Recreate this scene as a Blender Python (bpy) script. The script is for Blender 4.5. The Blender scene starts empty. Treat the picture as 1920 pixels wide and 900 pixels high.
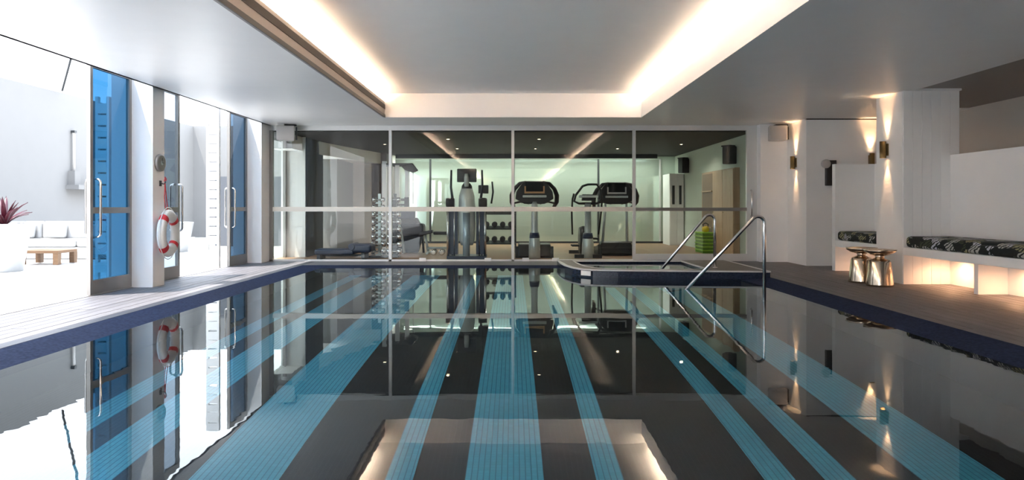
import bpy, bmesh, math, random
from mathutils import Vector, Matrix
random.seed(7)
PI = math.pi
scene = bpy.context.scene
C = scene.collection

# ------------------------------------------------------------------ camera
F = 1300.0            # focal length in pixels of the 1920 px frame
CH = 1.124            # eye height above the deck
cam_d = bpy.data.cameras.new('camera'); cam = bpy.data.objects.new('camera', cam_d); C.objects.link(cam)
cam.location = (0, 0, CH); cam.rotation_euler = (PI/2, 0, 0)
cam_d.sensor_width = 36.0; cam_d.lens = F*36/1920
cam_d.shift_x = -2/1920; cam_d.shift_y = -62/1920
cam_d.clip_start = 0.05; cam_d.clip_end = 300
scene.camera = cam

# ------------------------------------------------------------------ world, sun, exposure
w = bpy.data.worlds.new('sky'); scene.world = w; w.use_nodes = True
nt = w.node_tree; nt.nodes.clear()
out = nt.nodes.new('ShaderNodeOutputWorld'); bg = nt.nodes.new('ShaderNodeBackground')
tc = nt.nodes.new('ShaderNodeTexCoord'); sx = nt.nodes.new('ShaderNodeSeparateXYZ'); cr = nt.nodes.new('ShaderNodeValToRGB')
cr.color_ramp.elements[0].position = 0.0; cr.color_ramp.elements[0].color = (0.95, 0.97, 1.0, 1)
cr.color_ramp.elements[1].position = 0.75; cr.color_ramp.elements[1].color = (0.70, 0.82, 1.0, 1)
nt.links.new(tc.outputs['Generated'], sx.inputs[0]); nt.links.new(sx.outputs['Z'], cr.inputs[0])
nt.links.new(cr.outputs[0], bg.inputs['Color']); bg.inputs['Strength'].default_value = 1.08
nt.links.new(bg.outputs[0], out.inputs['Surface'])
sd = bpy.data.lights.new('sun', 'SUN'); sd.energy = 2.0; sd.angle = math.radians(0.6); sd.color = (1, 0.96, 0.9)
so = bpy.data.objects.new('sun', sd); C.objects.link(so)
so.rotation_euler = Vector((0.30, 0.16, -1.0)).to_track_quat('-Z', 'Y').to_euler()
vs = scene.view_settings
vs.view_transform = 'Standard'; vs.look = 'None'; vs.gamma = 1.0; vs.use_curve_mapping = False
vs.exposure = 2.72
cy = scene.cycles
cy.use_denoising = True; cy.max_bounces = 16; cy.diffuse_bounces = 8; cy.glossy_bounces = 6
cy.transmission_bounces = 8; cy.transparent_max_bounces = 16; cy.sample_clamp_indirect = 40.0
cy.blur_glossy = 0.5

# ------------------------------------------------------------------ materials
def new_mat(name):
    m = bpy.data.materials.new(name); m.use_nodes = True
    return m, m.node_tree, m.node_tree.nodes['Principled BSDF']
def pmat(name, col, rough=0.5, metal=0.0, spec=0.5, bump=0.0, bscale=40.0, var=0.0, vscale=3.0, coat=0.0):
    m, t, b = new_mat(name)
    b.inputs['Base Color'].default_value = (*col, 1); b.inputs['Roughness'].default_value = rough
    b.inputs['Metallic'].default_value = metal; b.inputs['Specular IOR Level'].default_value = spec
    b.inputs['Coat Weight'].default_value = coat
    tc = t.nodes.new('ShaderNodeTexCoord')
    n = t.nodes.new('ShaderNodeTexNoise'); n.inputs['Scale'].default_value = vscale; n.inputs['Detail'].default_value = 4
    t.links.new(tc.outputs['Object'], n.inputs['Vector'])
    mx = t.nodes.new('ShaderNodeMixRGB'); v = max(var, 0.03)
    mx.inputs[1].default_value = (*[c*(1-v) for c in col], 1); mx.inputs[2].default_value = (*[min(1, c*(1+v)) for c in col], 1)
    t.links.new(n.outputs[0], mx.inputs[0]); t.links.new(mx.outputs[0], b.inputs['Base Color'])
    if bump > 0:
        n2 = t.nodes.new('ShaderNodeTexNoise'); n2.inputs['Scale'].default_value = bscale; n2.inputs['Detail'].default_value = 3
        t.links.new(tc.outputs['Object'], n2.inputs['Vector'])
        bp = t.nodes.new('ShaderNodeBump'); bp.inputs['Strength'].default_value = bump; bp.inputs['Distance'].default_value = 0.004
        t.links.new(n2.outputs[0], bp.inputs['Height']); t.links.new(bp.outputs[0], b.inputs['Normal'])
    return m
def emat(name, col, s):
    m, t, b = new_mat(name)
    b.inputs['Base Color'].default_value = (*col, 1)
    b.inputs['Emission Color'].default_value = (*col, 1); b.inputs['Emission Strength'].default_value = s
    return m
def glass(name, tint, refl=1.0, ior=1.5):
    m, t, b = new_mat(name); t.nodes.remove(b); o = t.nodes['Material Output']
    tr = t.nodes.new('ShaderNodeBsdfTransparent'); tr.inputs[0].default_value = (*tint, 1)
    gl = t.nodes.new('ShaderNodeBsdfGlossy'); gl.inputs['Roughness'].default_value = 0.0
    fr = t.nodes.new('ShaderNodeFresnel'); fr.inputs[0].default_value = ior
    ge = t.nodes.new('ShaderNodeNewGeometry'); mr = t.nodes.new('ShaderNodeMapRange')      # same reflectance from both sides of a single pane
    mr.inputs['To Min'].default_value = ior; mr.inputs['To Max'].default_value = 1/ior
    t.links.new(ge.outputs['Backfacing'], mr.inputs['Value']); t.links.new(mr.outputs[0], fr.inputs[0])
    mu = t.nodes.new('ShaderNodeMath'); mu.operation = 'MULTIPLY'; mu.inputs[1].default_value = refl; mu.use_clamp = True
    mx = t.nodes.new('ShaderNodeMixShader')
    t.links.new(fr.outputs[0], mu.inputs[0]); t.links.new(mu.outputs[0], mx.inputs[0])
    t.links.new(tr.outputs[0], mx.inputs[1]); t.links.new(gl.outputs[0], mx.inputs[2]); t.links.new(mx.outputs[0], o.inputs[0])
    return m
def mosaic(name, c1, c2, grout, tile=0.025, rough=0.18, bump=0.5, rot=None):
    m, t, b = new_mat(name)
    tc = t.nodes.new('ShaderNodeTexCoord'); mp = t.nodes.new('ShaderNodeMapping')
    if rot: mp.inputs['Rotation'].default_value = rot
    br = t.nodes.new('ShaderNodeTexBrick'); br.offset = 0; br.squash = 1
    br.inputs['Scale'].default_value = 1.0; br.inputs['Brick Width'].default_value = tile; br.inputs['Row Height'].default_value = tile
    br.inputs['Mortar Size'].default_value = tile*0.07; br.inputs['Mortar Smooth'].default_value = 0.2
    br.inputs['Color1'].default_value = (*c1, 1); br.inputs['Color2'].default_value = (*c2, 1); br.inputs['Mortar'].default_value = (*grout, 1)
    t.links.new(tc.outputs['Object'], mp.inputs[0]); t.links.new(mp.outputs[0], br.inputs['Vector'])
    t.links.new(br.outputs['Color'], b.inputs['Base Color'])
    bp = t.nodes.new('ShaderNodeBump'); bp.invert = True; bp.inputs['Strength'].default_value = bump; bp.inputs['Distance'].default_value = 0.002
    t.links.new(br.outputs['Fac'], bp.inputs['Height']); t.links.new(bp.outputs[0], b.inputs['Normal'])
    b.inputs['Roughness'].default_value = rough
    return m
def wood(name, c1, c2, rough=0.5, axis='Y', sc=6.0, spec=0.4):
    m, t, b = new_mat(name)
    tc = t.nodes.new('ShaderNodeTexCoord'); mp = t.nodes.new('ShaderNodeMapping')
    s = {'X': (0.6, 12, 12), 'Y': (12, 0.6, 12), 'Z': (12, 12, 0.6)}[axis]; mp.inputs['Scale'].default_value = s
    oi = t.nodes.new('ShaderNodeObjectInfo'); ad = t.nodes.new('ShaderNodeVectorMath'); ad.operation = 'ADD'
    t.links.new(tc.outputs['Object'], ad.inputs[0]); t.links.new(oi.outputs['Random'], ad.inputs[1]); t.links.new(ad.outputs[0], mp.inputs[0])
    n = t.nodes.new('ShaderNodeTexNoise'); n.inputs['Scale'].default_value = sc; n.inputs['Detail'].default_value = 6; n.inputs['Distortion'].default_value = 0.4
    t.links.new(mp.outputs[0], n.inputs['Vector'])
    cr = t.nodes.new('ShaderNodeValToRGB'); cr.color_ramp.elements[0].color = (*c1, 1); cr.color_ramp.elements[1].color = (*c2, 1)
    cr.color_ramp.elements[0].position = 0.3; cr.color_ramp.elements[1].position = 0.7
    hs = t.nodes.new('ShaderNodeHueSaturation'); mr = t.nodes.new('ShaderNodeMapRange')
    mr.inputs['To Min'].default_value = 0.88; mr.inputs['To Max'].default_value = 1.12
    t.links.new(oi.outputs['Random'], mr.inputs['Value']); t.links.new(mr.outputs[0], hs.inputs['Value'])
    t.links.new(n.outputs[0], cr.inputs[0]); t.links.new(cr.outputs[0], hs.inputs['Color']); t.links.new(hs.outputs[0], b.inputs['Base Color'])
    bp = t.nodes.new('ShaderNodeBump'); bp.inputs['Strength'].default_value = 0.25; bp.inputs['Distance'].default_value = 0.002
    t.links.new(n.outputs[0], bp.inputs['Height']); t.links.new(bp.outputs[0], b.inputs['Normal'])
    b.inputs['Roughness'].default_value = rough; b.inputs['Specular IOR Level'].default_value = spec
    return m
def lane_tile(name, c1, c2, grout, tile=0.036, cross=0.3, rough=0.4):
    m, t, b = new_mat(name); L = t.links; N = t.nodes
    tc = N.new('ShaderNodeTexCoord'); sp = N.new('ShaderNodeSeparateXYZ'); L.new(tc.outputs['Object'], sp.inputs[0])
    def joint(sock, wd):
        a = N.new('ShaderNodeMath'); a.operation = 'DIVIDE'; a.inputs[1].default_value = tile; L.new(sock, a.inputs[0])
        f = N.new('ShaderNodeMath'); f.operation = 'FRACT'; L.new(a.outputs[0], f.inputs[0])
        g = N.new('ShaderNodeMath'); g.operation = 'LESS_THAN'; g.inputs[1].default_value = wd; L.new(f.outputs[0], g.inputs[0]); return g
    gx, gy = joint(sp.outputs['X'], 0.17), joint(sp.outputs['Y'], 0.10)
    k = N.new('ShaderNodeMath'); k.operation = 'MULTIPLY'; k.inputs[1].default_value = cross; L.new(gy.outputs[0], k.inputs[0])
    mxm = N.new('ShaderNodeMath'); mxm.operation = 'MAXIMUM'; L.new(gx.outputs[0], mxm.inputs[0]); L.new(k.outputs[0], mxm.inputs[1])
    dv = N.new('ShaderNodeVectorMath'); dv.operation = 'SCALE'; dv.inputs['Scale'].default_value = 1/tile; L.new(tc.outputs['Object'], dv.inputs[0])
    fl_ = N.new('ShaderNodeVectorMath'); fl_.operation = 'FLOOR'; L.new(dv.outputs[0], fl_.inputs[0])
    wn = N.new('ShaderNodeTexWhiteNoise'); L.new(fl_.outputs[0], wn.inputs['Vector'])
    m1 = N.new('ShaderNodeMixRGB'); m1.inputs[1].default_value = (*c1, 1); m1.inputs[2].default_value = (*c2, 1); L.new(wn.outputs['Value'], m1.inputs[0])
    m2 = N.new('ShaderNodeMixRGB'); m2.inputs[2].default_value = (*grout, 1); L.new(m1.outputs[0], m2.inputs[1]); L.new(mxm.outputs[0], m2.inputs[0])
    L.new(m2.outputs[0], b.inputs['Base Color']); b.inputs['Roughness'].default_value = rough
    bp = N.new('ShaderNodeBump'); bp.invert = True; bp.inputs['Strength'].default_value = 0.3; bp.inputs['Distance'].default_value = 0.002
    L.new(mxm.outputs[0], bp.inputs['Height']); L.new(bp.outputs[0], b.inputs['Normal'])
    return m
M = {}
M['wall'] = pmat('white_paint', (0.91, 0.905, 0.895), 0.55, bump=0.05)
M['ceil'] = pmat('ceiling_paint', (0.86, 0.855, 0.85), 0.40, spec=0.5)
M['upceil'] = pmat('recess_ceiling_paint', (0.90, 0.90, 0.90), 0.5)
M['cove'] = pmat('cove_paint', (0.88, 0.87, 0.86), 0.55)
M['shaded'] = pmat('shaded_cove_paint', (0.33, 0.305, 0.29), 0.6)  # shade of the upstand facing away from daylight, put into the paint
M['slot'] = pmat('dark_slot', (0.012, 0.009, 0.008), 0.6)
M['frame'] = pmat('pale_metal_frame', (0.72, 0.72, 0.70), 0.35, 0.2)
M['bronze'] = pmat('grey_door_metal', (0.33, 0.31, 0.29), 0.4, 0.6)
M['rail_band'] = pmat('cream_rail', (0.74, 0.70, 0.62), 0.4, 0.1)
M['chrome'] = pmat('polished_steel', (0.80, 0.78, 0.76), 0.13, 1.0)
M['brushed'] = pmat('brushed_steel', (0.62, 0.62, 0.62), 0.35, 0.9)
M['gold'] = pmat('polished_brass_gold', (0.66, 0.53, 0.40), 0.16, 1.0)
M['brass'] = pmat('aged_brass', (0.28, 0.19, 0.08), 0.35, 0.9)
M['black'] = pmat('black_plastic', (0.018, 0.018, 0.02), 0.4)
M['rubber'] = pmat('black_rubber', (0.03, 0.03, 0.033), 0.7, bump=0.2)
M['navy'] = pmat('navy_vinyl', (0.03, 0.045, 0.09), 0.35)
M['silver'] = pmat('silver_shroud', (0.55, 0.62, 0.62), 0.3, 0.3)
M['iron'] = pmat('dark_iron', (0.05, 0.055, 0.06), 0.4, 0.4)
M['gymceil'] = pmat('gym_ceiling_paint', (0.012, 0.012, 0.012), 0.7)
M['gymwall'] = pmat('pale_green_paint', (0.52, 0.60, 0.51), 0.5)
M['gymgrey'] = pmat('grey_render', (0.20, 0.195, 0.19), 0.6)
M['gymfloor'] = wood('gym_floor_oak', (0.30, 0.17, 0.10), (0.42, 0.26, 0.16), 0.4, 'X')
M['deck'] = wood('grey_deck_board', (0.095, 0.091, 0.097), (0.165, 0.158, 0.168), 0.5, 'Y', spec=0.25)
M['deckx'] = wood('grey_deck_board_cross', (0.135, 0.128, 0.134), (0.235, 0.226, 0.234), 0.5, 'X', spec=0.3)
M['joint'] = pmat('deck_joint', (0.02, 0.02, 0.02), 0.8)
M['coping'] = mosaic('navy_mosaic', (0.018, 0.027, 0.062), (0.034, 0.048, 0.10), (0.02, 0.025, 0.045), 0.024, 0.8, 0.6)
M['coping'].node_tree.nodes['Principled BSDF'].inputs['Specular IOR Level'].default_value = 0.04
M['spa_tile'] = mosaic('spa_mosaic', (0.012, 0.02, 0.045), (0.03, 0.045, 0.08), (0.02, 0.02, 0.03), 0.024, 0.16, 0.6, (PI/2, 0, 0))
M['black_tile'] = lane_tile('black_pool_mosaic', (0.007, 0.0075, 0.009), (0.010, 0.011, 0.013), (0.02, 0.02, 0.023))
M['teal_tile'] = lane_tile('teal_pool_mosaic', (0.05, 0.31, 0.44), (0.065, 0.35, 0.49), (0.015, 0.15, 0.25))
M['stone'] = pmat('warm_grey_stone', (0.17, 0.155, 0.145), 0.5, var=0.15)
M['trim'] = pmat('pale_edge_trim', (0.62, 0.62, 0.62), 0.35)
M['paving'] = pmat('pale_terrace_paving', (0.56, 0.55, 0.535), 0.7, bump=0.2)
M['render'] = pmat('white_render', (0.185, 0.182, 0.178), 0.8, bump=0.15)
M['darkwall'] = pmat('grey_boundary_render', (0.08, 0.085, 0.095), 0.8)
M['whitegloss'] = pmat('white_gloss', (0.82, 0.82, 0.81), 0.3)
M['upholst'] = pmat('white_outdoor_fabric', (0.36, 0.355, 0.35), 0.85, bump=0.3, bscale=200)
M['teak'] = wood('teak', (0.11, 0.06, 0.03), (0.17, 0.10, 0.055), 0.5, 'X')
M['oak'] = wood('oak_veneer', (0.42, 0.27, 0.16), (0.52, 0.36, 0.22), 0.4, 'Z', 3)
M['oakshade'] = wood('oak_veneer_shaded', (0.17, 0.10, 0.06), (0.24, 0.15, 0.09), 0.45, 'Z', 3)
M['red'] = pmat('red_band', (0.62, 0.03, 0.04), 0.5)
M['ring'] = pmat('life_ring_white', (0.80, 0.79, 0.76), 0.4)
M['green'] = pmat('lime_plastic', (0.25, 0.55, 0.03), 0.4)
M['yellow'] = pmat('yellow_vinyl', (0.70, 0.5, 0.04), 0.4)
M['leafpink'] = pmat('bromeliad_leaf', (0.06, 0.005, 0.014), 0.4, var=0.5, vscale=14)
M['potwhite'] = pmat('planter_white', (0.34, 0.34, 0.335), 0.4)
M['soil'] = pmat('soil', (0.04, 0.03, 0.02), 0.9)
M['orange'] = pmat('tan_bracket', (0.60, 0.33, 0.15), 0.4)
M['screen'] = pmat('dark_screen', (0.01, 0.011, 0.013), 0.12)
M['speaker'] = pmat('speaker_grey', (0.50, 0.48, 0.46), 0.5)
M['led'] = emat('led_warm', (1.0, 0.76, 0.56), 12.0)
M['lamp'] = emat('lamp_warm', (1.0, 0.70, 0.42), 6.0)
M['glass'] = glass('clear_glass', (0.82, 0.86, 0.83), 0.95)
M['blueglass'] = glass('blue_tinted_glass', (0.016, 0.072, 0.145), 0.7)
M['slateglass'] = glass('slate_blue_glass', (0.022, 0.05, 0.085), 0.8)
M['greyglass'] = glass('grey_tinted_glass', (0.22, 0.27, 0.32), 0.8)
def mirror_mat():
    m, t, b = new_mat('pale_green_mirror')
    b.inputs['Base Color'].default_value = (0.60, 0.72, 0.64, 1); b.inputs['Metallic'].default_value = 1.0; b.inputs['Roughness'].default_value = 0.02
    o = t.nodes['Material Output']; d = t.nodes.new('ShaderNodeBsdfDiffuse'); d.inputs[0].default_value = (0.66, 0.76, 0.66, 1)  # diffuse pale green stands in for a bright place reflected in the mirror
    mx = t.nodes.new('ShaderNodeMixShader'); mx.inputs[0].default_value = 0.50
    t.links.new(b.outputs[0], mx.inputs[1]); t.links.new(d.outputs[0], mx.inputs[2]); t.links.new(mx.outputs[0], o.inputs[0])
    return m
M['mirror'] = mirror_mat()
def water_mat(name, ripple):
    m, t, b = new_mat(name); t.nodes.remove(b); o = t.nodes['Material Output']
    g = t.nodes.new('ShaderNodeBsdfGlass'); g.inputs['IOR'].default_value = 1.333; g.inputs['Roughness'].default_value = 0.0
    g.inputs['Color'].default_value = (0.93, 0.985, 1.0, 1)
    tc = t.nodes.new('ShaderNodeTexCoord'); n = t.nodes.new('ShaderNodeTexNoise'); n.inputs['Scale'].default_value = 3.0; n.inputs['Detail'].default_value = 2
    mp = t.nodes.new('ShaderNodeMapping'); mp.inputs['Scale'].default_value = (0.7, 1.6, 1)
    t.links.new(tc.outputs['Object'], mp.inputs[0]); t.links.new(mp.outputs[0], n.inputs['Vector'])
    bp = t.nodes.new('ShaderNodeBump'); bp.inputs['Strength'].default_value = 1.0; bp.inputs['Distance'].default_value = ripple
    t.links.new(n.outputs[0], bp.inputs['Height']); t.links.new(bp.outputs[0], g.inputs['Normal']); t.links.new(g.outputs[0], o.inputs[0])
    return m
M['water'] = water_mat('pool_water', 0.0004)
def leaf_print():
    m, t, b = new_mat('palm_leaf_print')
    tc = t.nodes.new('ShaderNodeTexCoord'); mp = t.nodes.new('ShaderNodeMapping'); mp.inputs['Scale'].default_value = (1.0, 1.0, 1.6)
    n = t.nodes.new('ShaderNodeTexNoise'); n.inputs['Scale'].default_value = 3.0; n.inputs['Detail'].default_value = 1
    ad = t.nodes.new('ShaderNodeMixRGB'); ad.blend_type = 'ADD'; ad.inputs[0].default_value = 0.25
    t.links.new(tc.outputs['Object'], mp.inputs[0]); t.links.new(mp.outputs[0], n.inputs['Vector'])
    t.links.new(mp.outputs[0], ad.inputs[1]); t.links.new(n.outputs['Color'], ad.inputs[2])
    v = t.nodes.new('ShaderNodeTexVoronoi'); v.inputs['Scale'].default_value = 7.0
    t.links.new(ad.outputs[0], v.inputs['Vector'])
    sh = t.nodes.new('ShaderNodeSeparateColor'); t.links.new(v.outputs['Color'], sh.inputs[0])
    cr = t.nodes.new('ShaderNodeValToRGB'); e = cr.color_ramp; e.interpolation = 'CONSTANT'
    e.elements[0].position = 0; e.elements[0].color = (0.012, 0.016, 0.014, 1)
    e.elements[1].position = 0.26; e.elements[1].color = (0.06, 0.075, 0.04, 1)
    for p, c in ((0.42, (0.52, 0.52, 0.48)), (0.62, (0.014, 0.018, 0.015)), (0.72, (0.40, 0.37, 0.20)), (0.84, (0.60, 0.60, 0.66))):
        x = e.elements.new(p); x.color = (*c, 1)
    t.links.new(sh.outputs[0], cr.inputs[0])
    wv = t.nodes.new('ShaderNodeTexWave'); wv.inputs['Scale'].default_value = 9.0; wv.inputs['Distortion'].default_value = 6.0; wv.bands_direction = 'DIAGONAL'
    t.links.new(mp.outputs[0], wv.inputs['Vector'])
    st = t.nodes.new('ShaderNodeMath'); st.operation = 'GREATER_THAN'; st.inputs[1].default_value = 0.34
    t.links.new(wv.outputs['Fac'], st.inputs[0])
    mx = t.nodes.new('ShaderNodeMixRGB'); mx.inputs[1].default_value = (0.014, 0.018, 0.016, 1)
    t.links.new(st.outputs[0], mx.inputs[0]); t.links.new(cr.outputs[0], mx.inputs[2]); t.links.new(mx.outputs[0], b.inputs['Base Color'])
    b.inputs['Roughness'].default_value = 0.8
    return m
M['print'] = leaf_print()

# ------------------------------------------------------------------ mesh helpers
class MB:
    def __init__(s): s.v = []; s.f = []; s.sm = []
    def add(s, vs, fs, smooth=False):
        o = len(s.v); s.v += [tuple(p) for p in vs]
        for f in fs: s.f.append([i+o for i in f]); s.sm.append(smooth)
        return s
    def box(s, x0, x1, y0, y1, z0, z1):
        vs = [(x, y, z) for z in (z0, z1) for y in (y0, y1) for x in (x0, x1)]
        return s.add(vs, [(0,2,3,1),(4,5,7,6),(0,1,5,4),(2,6,7,3),(0,4,6,2),(1,3,7,5)])
    def tube(s, pts, r, n=10, caps=True, closed=False):
        pts = [Vector(p) for p in pts]; N = len(pts); rs = r if isinstance(r, (list, tuple)) else [r]*N
        vs = []; up = None
        for i, p in enumerate(pts):
            if closed: t = (pts[(i+1) % N]-pts[i-1]).normalized()
            else: t = (pts[min(i+1, N-1)]-pts[max(i-1, 0)]).normalized()
            if up is None: up = Vector((0,0,1)) if abs(t.z) < 0.9 else Vector((1,0,0))
            a = t.cross(up).normalized(); b = a.cross(t).normalized(); up = b
            for k in range(n):
                q = 2*PI*k/n; vs.append(p+(a*math.cos(q)+b*math.sin(q))*rs[i])
        fs = []
        for i in range(N if closed else N-1):
            j = (i+1) % N
            for k in range(n):
                k2 = (k+1) % n; fs.append((i*n+k, i*n+k2, j*n+k2, j*n+k))
        s.add(vs, fs, True)
        if caps and not closed:
            o = len(s.v)-len(vs)
            s.f.append([o+k for k in range(n)][::-1]); s.sm.append(False)
            s.f.append([o+(N-1)*n+k for k in range(n)]); s.sm.append(False)
        return s
    def lathe(s, prof, c=(0,0,0), n=24, axis='Z', caps=True, smooth=True):
        vs = []
        for r, h in prof:
            for k in range(n):
                q = 2*PI*k/n; a, b = r*math.cos(q), r*math.sin(q)
                p = {'Z': (a, b, h), 'X': (h, a, b), 'Y': (b, h, a)}[axis]
                vs.append((p[0]+c[0], p[1]+c[1], p[2]+c[2]))
        fs = []
        for i in range(len(prof)-1):
            for k in range(n):
                k2 = (k+1) % n; fs.append((i*n+k, i*n+k2, (i+1)*n+k2, (i+1)*n+k))
        s.add(vs, fs, smooth)
        if caps:
            o = len(s.v)-len(vs)
            if prof[0][0] > 1e-4: s.f.append([o+k for k in range(n)][::-1]); s.sm.append(False)
            if prof[-1][0] > 1e-4: s.f.append([o+(len(prof)-1)*n+k for k in range(n)]); s.sm.append(False)
        return s
    def prism(s, poly, a0, a1, axis='X'):
        n = len(poly)
        def P(u, v, a): return {'X': (a, u, v), 'Y': (u, a, v), 'Z': (u, v, a)}[axis]
        vs = [P(u, v, a0) for u, v in poly]+[P(u, v, a1) for u, v in poly]
        fs = [tuple(range(n))[::-1], tuple(range(n, 2*n))]+[(i, (i+1) % n, n+(i+1) % n, n+i) for i in range(n)]
        return s.add(vs, fs)
def obj(name, mb, mat, parent=None, bevel=0.0, seg=2, loc=None, sub=0):
    me = bpy.data.meshes.new(name); me.from_pydata(mb.v, [], mb.f); me.validate()
    for p, q in zip(me.polygons, mb.sm): p.use_smooth = q
    me.materials.append(M[mat] if isinstance(mat, str) else mat)
    bm = bmesh.new(); bm.from_mesh(me); bmesh.ops.recalc_face_normals(bm, faces=bm.faces); bm.to_mesh(me); bm.free()
    o = bpy.data.objects.new(name, me); C.objects.link(o)
    if parent is not None: o.parent = parent
    if loc: o.location = loc
    if bevel > 0:
        md = o.modifiers.new('bevel', 'BEVEL'); md.width = bevel; md.segments = seg; md.limit_method = 'ANGLE'; md.angle_limit = 0.6
        for p in me.polygons: p.use_smooth = True
        md.harden_normals = True
    if sub:
        md = o.modifiers.new('sub', 'SUBSURF'); md.levels = sub; md.render_levels = sub
        for p in me.polygons: p.use_smooth = True
    return o
def tag(o, label, cat, group=None, kind=None):
    o['label'] = label; o['category'] = cat
    if group: o['group'] = group
    if kind: o['kind'] = kind
    return o
def thing(name, label, cat, loc=(0,0,0), rz=0.0, group=None):
    o = bpy.data.objects.new(name, None); C.objects.link(o); o.location = loc; o.rotation_euler = (0, 0, rz)
    o.empty_display_size = 0.1
    return tag(o, label, cat, group)
def struct(name, mb=None, mat=None, label=None, cat=None, bevel=0.0):
    if mb is None:
        o = bpy.data.objects.new(name, None); C.objects.link(o)
    else: o = obj(name, mb, mat, bevel=bevel)
    o['kind'] = 'structure'
    if label: o['label'] = label
    if cat: o['category'] = cat
    return o
def dup(root, loc=None, rz=None, label=None, group=None):
    r = root.copy(); C.objects.link(r)
    if loc is not None: r.location = loc
    if rz is not None: r.rotation_euler = (0, 0, rz)
    if label: r['label'] = label
    if group: r['group'] = group
    for ch in list(root.children):
        c = ch.copy(); C.objects.link(c); c.parent = r
        for g in list(ch.children):
            d = g.copy(); C.objects.link(d); d.parent = c
    return r
def light(kind, name, loc, energy, col=(1,1,1), parent=None, size=0.1, sizey=None, direction=(0,0,-1), spot=60, blend=0.6):
    d = bpy.data.lights.new(name, kind); d.energy = energy; d.color = col
    if kind == 'AREA':
        d.size = size
        if sizey: d.shape = 'RECTANGLE'; d.size_y = sizey
    elif kind == 'SPOT': d.spot_size = math.radians(spot); d.spot_blend = blend; d.shadow_soft_size = size
    else: d.shadow_soft_size = size
    o = bpy.data.objects.new(name, d); C.objects.link(o); o.location = loc
    o.rotation_euler = Vector(direction).to_track_quat('-Z', 'Y').to_euler()
    if parent is not None: o.parent = parent
    return o
def arc(cx, cy, r, a0, a1, n):
    return [(cx+r*math.cos(math.radians(a0+(a1-a0)*i/n)), cy+r*math.sin(math.radians(a0+(a1-a0)*i/n))) for i in range(n+1)]

# ------------------------------------------------------------------ dimensions
ZC = 2.81            # main ceiling
GY = 14.40           # glass wall
XL, XR = -5.05, 5.81 # ceiling edges
WZ = -0.03           # water level
PX0, PX1, PY0, PY1 = -3.63, 3.63, 1.0, 13.04      # waterline rectangle
DX0, DX1, DY0, DY1 = -4.07, 4.11, 0.6, 13.40      # coping outer rectangle

# ------------------------------------------------------------------ floors
fl = struct('floor', MB().box(-5.5, DX0, -12, GY+0.1, -0.3, -0.022).box(DX1, 9.2, -12, GY+0.1, -0.3, -0.022)
            .box(DX0, DX1, -12, DY0, -0.3, -0.022).box(DX0, DX1, DY1, GY+0.1, -0.3, -0.022), 'joint')
def plank(x0, x1, y0, y1, mat='deck'):
    g = 0.004
    if not hasattr(plank, 'c'): plank.c = {}
    key = (round(x1-x0, 3), round(y1-y0, 3), mat)
    if key in plank.c:
        o = plank.c[key].copy(); C.objects.link(o)
    else:
        hx, hy = (x1-x0)/2-g, (y1-y0)/2-g
        o = obj('plank', MB().box(-hx, hx, -hy, hy, -0.022, 0), mat, fl); plank.c[key] = o
    o.parent = fl; o.location = ((x0+x1)/2, (y0+y1)/2, random.uniform(-0.0015, 0))
def rows(x0, x1, y0, y1, n):
    wdt = (x1-x0)/n
    for i in range(n):
        y = y0 - (i % 3)*1.1; cuts = [y0]
        while y < y1:
            y += 3.4
            if y0+0.3 < y < y1-0.3: cuts.append(y)
        cuts.append(y1)
        for a, b in zip(cuts, cuts[1:]): plank(x0+i*wdt, x0+(i+1)*wdt, a, b)
rows(-5.48, DX0, 3.0, GY-0.03, 10)
rows(DX1, 6.36, 3.0, 13.24, 16)
for i in range(7):                                   # cross boards in front of the glass wall
    y0 = DY1+(i)*(GY-0.03-DY1)/7; y1 = DY1+(i+1)*(GY-0.03-DY1)/7
    for a, b in ((DX0, -1.4), (-1.4, 1.3), (1.3, DX1)): plank(a, b, y0, y1, 'deckx')
obj('deck_surface', MB().box(6.36, 9.2, -12, 13.24, -0.022, 0).box(-5.48, DX0, -12, 3.0, -0.022, 0).box(DX1, 6.36, -12, 3.0, -0.022, 0)
    .box(DX0, DX1, -12, DY0, -0.022, 0).box(DX1, 5.6, 13.24, GY-0.03, -0.022, 0), 'deck', fl)
# coping sloping gently down to the water
cp = MB()
o4 = [(DX0, DY0), (DX1, DY0), (DX1, DY1), (DX0, DY1)]; i4 = [(PX0, PY0), (PX1, PY0), (PX1, PY1), (PX0, PY1)]
vs_ = [(x, y, -0.3) for x, y in o4]+[(x, y, -0.002) for x, y in o4]+[(x, y, WZ-0.004) for x, y in i4]+[(x, y, -0.3) for x, y in i4]
cp.add(vs_, [(a+i, a+(i+1) % 4, a+4+(i+1) % 4, a+4+i) for a in (0, 4, 8) for i in range(4)])
struct('trim_1', cp, 'coping', 'navy mosaic coping around the pool edge')
# basin
pb = MB(); D = WZ-1.2
pb.add([(x, y, D) for x, y in i4], [(0, 1, 2, 3)])
pb.add([(x, y, z) for z in (D, WZ-0.004) for x, y in i4], [(i, (i+1) % 4, 4+(i+1) % 4, 4+i) for i in range(4)])
basin = struct('pool_basin', pb, 'black_tile', 'sunken pool basin lined with black mosaic')
for a, b in ((-0.285, 0.183), (-0.756, -0.592), (0.492, 0.654), (-1.88, -1.37), (1.469, 1.643), (1.81, 1.984), (2.34, 2.79), (-2.62, -2.30), (-3.06, -2.84)):
    obj('tile_stripe', MB().box(a, b, PY0, PY1, D, D+0.004), 'teal_tile', basin)
wt = MB().add([(PX0, PY0, WZ), (PX1, PY0, WZ), (PX1, PY1, WZ), (PX0, PY1, WZ)], [(0, 1, 2, 3)])
wo = obj('pool_water', wt, 'water'); wo['kind'] = 'structure'; wo['label'] = 'still clear pool water'

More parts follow.
